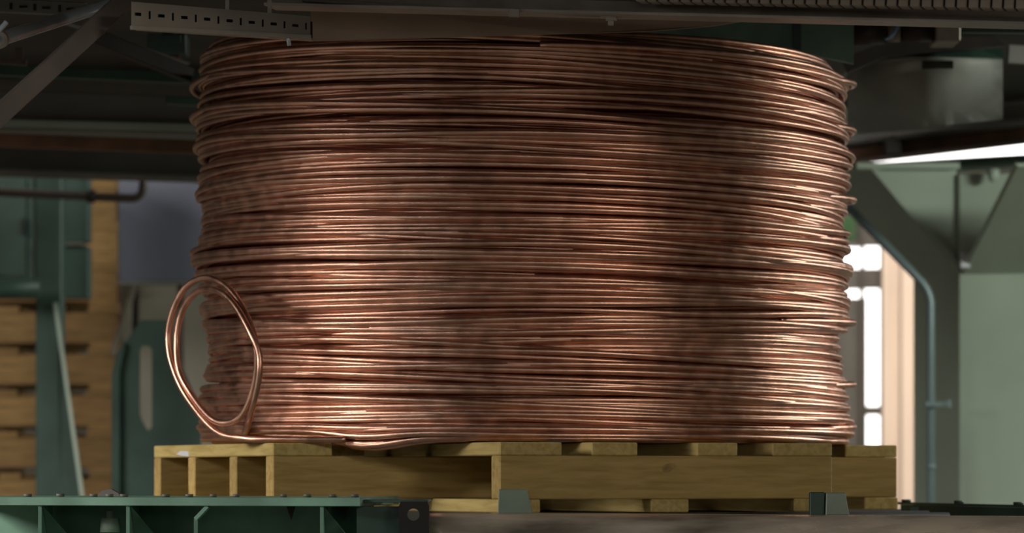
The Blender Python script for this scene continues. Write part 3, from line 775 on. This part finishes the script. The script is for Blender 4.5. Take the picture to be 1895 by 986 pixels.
# beam carried by the column: pale lower flange, daylight slot, rusty beam above
cbm = thing('crane_girder', 'pale grey green girder resting on the haunched column, rising right', 'girder', P(1750, 300, 11.6))
a, b = P(1545, 322, 12.75), P(2000, 283, 11.9)
MB().bar(a, b, 0.10, px2m(7, 11.6)).build('bottom_flange', M['green_dark'], cbm)
MB().bar(P(1600, 312, 12.6) + Vector((0, 0.06, 0.0)), P(2000, 290, 11.9) + Vector((0, 0.06, 0)), 0.03, px2m(26, 11.6)).build('web', M['green_grey'], cbm)
rb = thing('rusty_girder', 'dark rusty girder above the bright daylight gap, right of the coil', 'girder', P(1720, 260, 10.9))
MB().bar(P(1480, 254, 13.1), P(2000, 196, 11.85), 0.10, px2m(26, 11.3)).build('web', M['olive'], rb)
MB().bar(P(1480, 278, 13.05), P(2000, 222, 11.8), 0.16, px2m(8, 11.3)).build('bottom_flange', M['grey'], rb)
MB().bar(P(1480, 301, 13.1), P(2000, 238, 11.85), 0.12, px2m(26, 11.3)).build('lower_angle', M['rust'], rb)
p = P(1652, 272, 12.5); MB().box((p.x - .03, p.y - .02, p.z - .03), (p.x + .03, p.y + .02, p.z + .03), 0.006).build('splice', M['dark'], rb)
# strip light window between the girders
pn = [P(1555, 316, 14.5), P(2080, 262, 14.5), P(2080, 215, 14.5), P(1555, 290, 14.5)]
wn = tag(MB().prism([p + Vector((0, .4, 0)) for p in pn], Vector((0, 0.02, 0))).build('window_2', M['glow']), kind='structure')

# window in the far wall with grey frame
wd = 16.4
wf = bpy.data.objects.new('window_1', None); COL.objects.link(wf); wf.location = (lx(1590, wd), wd, 0); wf['kind'] = 'structure'
panes = [(1552, 1594, 457, 496), (1600, 1629, 455, 496), (1552, 1592, 535, 551), (1600, 1629, 534, 751), (1604, 1629, 768, 829), (1500, 1545, 457, 829)]
for a_, b_, c_, d_ in panes:
    MB().box((lx(a_, wd), wd + 0.05, zpx(d_, wd)), (lx(b_, wd), wd + 0.06, zpx(c_, wd))).build('pane', M['glow'], wf)
xs = [(1440, 1500), (1545, 1552), (1594, 1600), (1629, 1640)]
for a_, b_ in xs: MB().box((lx(a_, wd), wd, 0), (lx(b_, wd), wd + 0.1, zpx(395, wd))).build('mullion', M['mullion'], wf)
for a_, b_, c_, d_ in ((1440, 1640, 395, 455), (1545, 1640, 496.3, 534), (1545, 1604, 551.3, 980), (1600, 1640, 751.3, 768), (1600, 1640, 829.3, 980), (1500, 1552, 830, 980), (1600, 1604, 768, 829)):
    MB().box((lx(a_, wd), wd + 0.012, zpx(d_, wd)), (lx(b_, wd), wd + 0.09, zpx(c_, wd))).build('panel', M['mullion'], wf)
gs_ = thing('green_sign', 'small green patch of sign just right of the coil', 'sign', P(1568, 420, 16.0))
MB().box((lx(1545, wd), wd - 0.02, zpx(445, wd)), (lx(1582, wd), wd, zpx(402, wd)), 0.004).build('plate', M['leaf'], gs_)
pe = thing('peach_strip_curtain', 'pale peach strip curtain beside the bright window', 'curtain', (lx(1665, 16.1), 16.1, 0))
for k, (a_, b_) in enumerate(((1633, 1648), (1648, 1668), (1668, 1694))):
    MB().box((lx(a_, 16.1), 16.1 + 0.012 * (k % 2), 0), (lx(b_, 16.1) , 16.108 + 0.012 * (k % 2), zpx(380, 16.1)), 0.002).build('strip', M['peach'], pe)

# conduit bending down beside the column
cc = thing('bent_conduit', 'blue grey conduit slanting down and bending beside the right column', 'conduit', P(1722, 700, 11.9))
MB().tube(elbow(P(1545, 358, 11.9), P(1722, 538, 11.9), Vector((lx(1722, 11.9), 11.9, 0)), px2m(30, 11.9)), px2m(8, 11.9), 16).build('tube', M['conduit'], cc)
ck_ = MB().bar(P(1710, 748, 11.88), P(1736, 748, 11.88), 0.04, px2m(10, 11.9), bev=0.002).build('clamp', M['conduit'], cc)
MB().bar(P(1736, 747, 11.88), P(1754, 747, 11.88), 0.01, px2m(7, 11.9)).bar(P(1752, 747, 11.88), P(1760, 747, 11.88), 0.02, px2m(14, 11.9)).build('clamp_bolt', M['conduit'], ck_)
MB().tube([P(1722, 858, 11.9), P(1722, 868, 11.9)], px2m(10, 11.9), 16).build('coupling', M['conduit'], cc)

# chute with oval hole, motors and hoses above
cu = thing('chute_hood', 'grey curved sheet hood with an oval hole, upper right', 'hood', P(1720, 170, 10.2))
def hood_pt(x, y, d=10.2): return P(x, y, d)
top_ = [(1568, 130), (1600, 118), (1640, 110), (1680, 106.5), (1706, 105.5), (1735, 105), (1764, 106), (1800, 107), (1856, 109)]
bmh = bmesh.new()
depth_of = lambda x: 10.25 - 0.30 * math.sin((x - 1568) / 288 * math.pi * 0.9)
rows = [0.0, 0.05, 0.17, 0.35, 0.55, 0.75, 1.0]
bot_y = 250
grid = []
xs_ = [1568, 1600, 1640, 1680, 1706, 1720, 1735, 1750, 1764, 1800, 1830, 1856]
def topy(x):
    for (xa, ya), (xb, yb_) in zip(top_, top_[1:]):
        if xa <= x <= xb: return ya + (yb_ - ya) * (x - xa) / (xb - xa)
    return 109
for x in xs_:
    col_ = []
    for r in rows:
        y = topy(x) + (bot_y - 0.10 * (x - 1568) - topy(x)) * r
        d = depth_of(x) + 0.35 * r * r
        col_.append(bmh.verts.new(P(x, y, d)))
    grid.append(col_)
for i in range(len(xs_) - 1):
    for j in range(len(rows) - 1):
        if j == 1 and 1706 <= xs_[i] < 1764: continue
        f = bmh.faces.new((grid[i][j], grid[i + 1][j], grid[i + 1][j + 1], grid[i][j + 1])); f.smooth = True
ext = bmesh.ops.solidify(bmh, geom=bmh.faces[:], thickness=0.008)
mb = MB(); mb.bm.free(); mb.bm = bmh; mb.build('hood_shell', M['hood'], cu)
MB().box((lx(1700, 9.98), 10.02, zpx(134, 9.98)), (lx(1770, 9.98), 10.03, zpx(109, 9.98))).build('hole_shade_panel', M['olive'], cu)  # olive panel added behind the oval hole, stands for the shade inside
MB().prism([P(x, topy(x) - 1, depth_of(x)) for x in xs_] + [P(1856, 84, 10.2), P(1790, 80, 10.2), P(1700, 92, 10.2), P(1568, 140, 10.2)][0:3], Vector((0, 0.2, 0))).build('hood_lid', M['green_dark'], cu)
MB().prism([P(1560, 108, 9.95), P(1640, 76, 9.95), P(1840, 66, 9.95), P(1862, 84, 9.95), P(1770, 92, 9.95), P(1640, 104, 9.95), P(1572, 132, 9.95)], Vector((0, 0.06, 0))).build('bracket_arm', M['dark'], cu)

mo = thing('motor_cluster', 'dark gear motor hanging under the edge beam, upper right', 'motor', P(1680, 55, 9.4))
MB().tube([P(1572, 62, 9.5), P(1640, 60, 9.5)], px2m(22, 9.5), 20).build('motor_body', M['dark'], mo)
MB().tube([P(1642, 60, 9.5), P(1665, 60, 9.5)], px2m(18, 9.5), 20).build('flange', M['brown_steel'], mo)
MB().tube([P(1668, 58, 9.5), P(1730, 58, 9.5)], px2m(20, 9.5), 20).build('gearbox', M['dark'], mo)
MB().box((lx(1732, 9.45), 9.45, zpx(76, 9.45)), (lx(1778, 9.45), 9.6, zpx(36, 9.45)), 0.003).build('terminal_box', M['brown_steel'], mo)
MB().tube(smooth([P(1664, 30, 9.3), P(1660, 50, 9.3), P(1650, 66, 9.3), P(1640, 72, 9.35)], 5), px2m(3.2, 9.3), 10).build('blue_hose', M['blue'], mo)
beam('green_top_rail', 'green rail running right under the edge beam, top right corner', 'rail', P(1780, 52, 9.3), P(2000, 54, 9.3), 0.03, px2m(18, 9.3), M['green'])
beam('pale_plate', 'pale grey plate below the green rail at the right edge', 'plate', P(1865, 100, 10.4), P(2000, 108, 10.4), 0.02, px2m(34, 10.4), M['grey'])
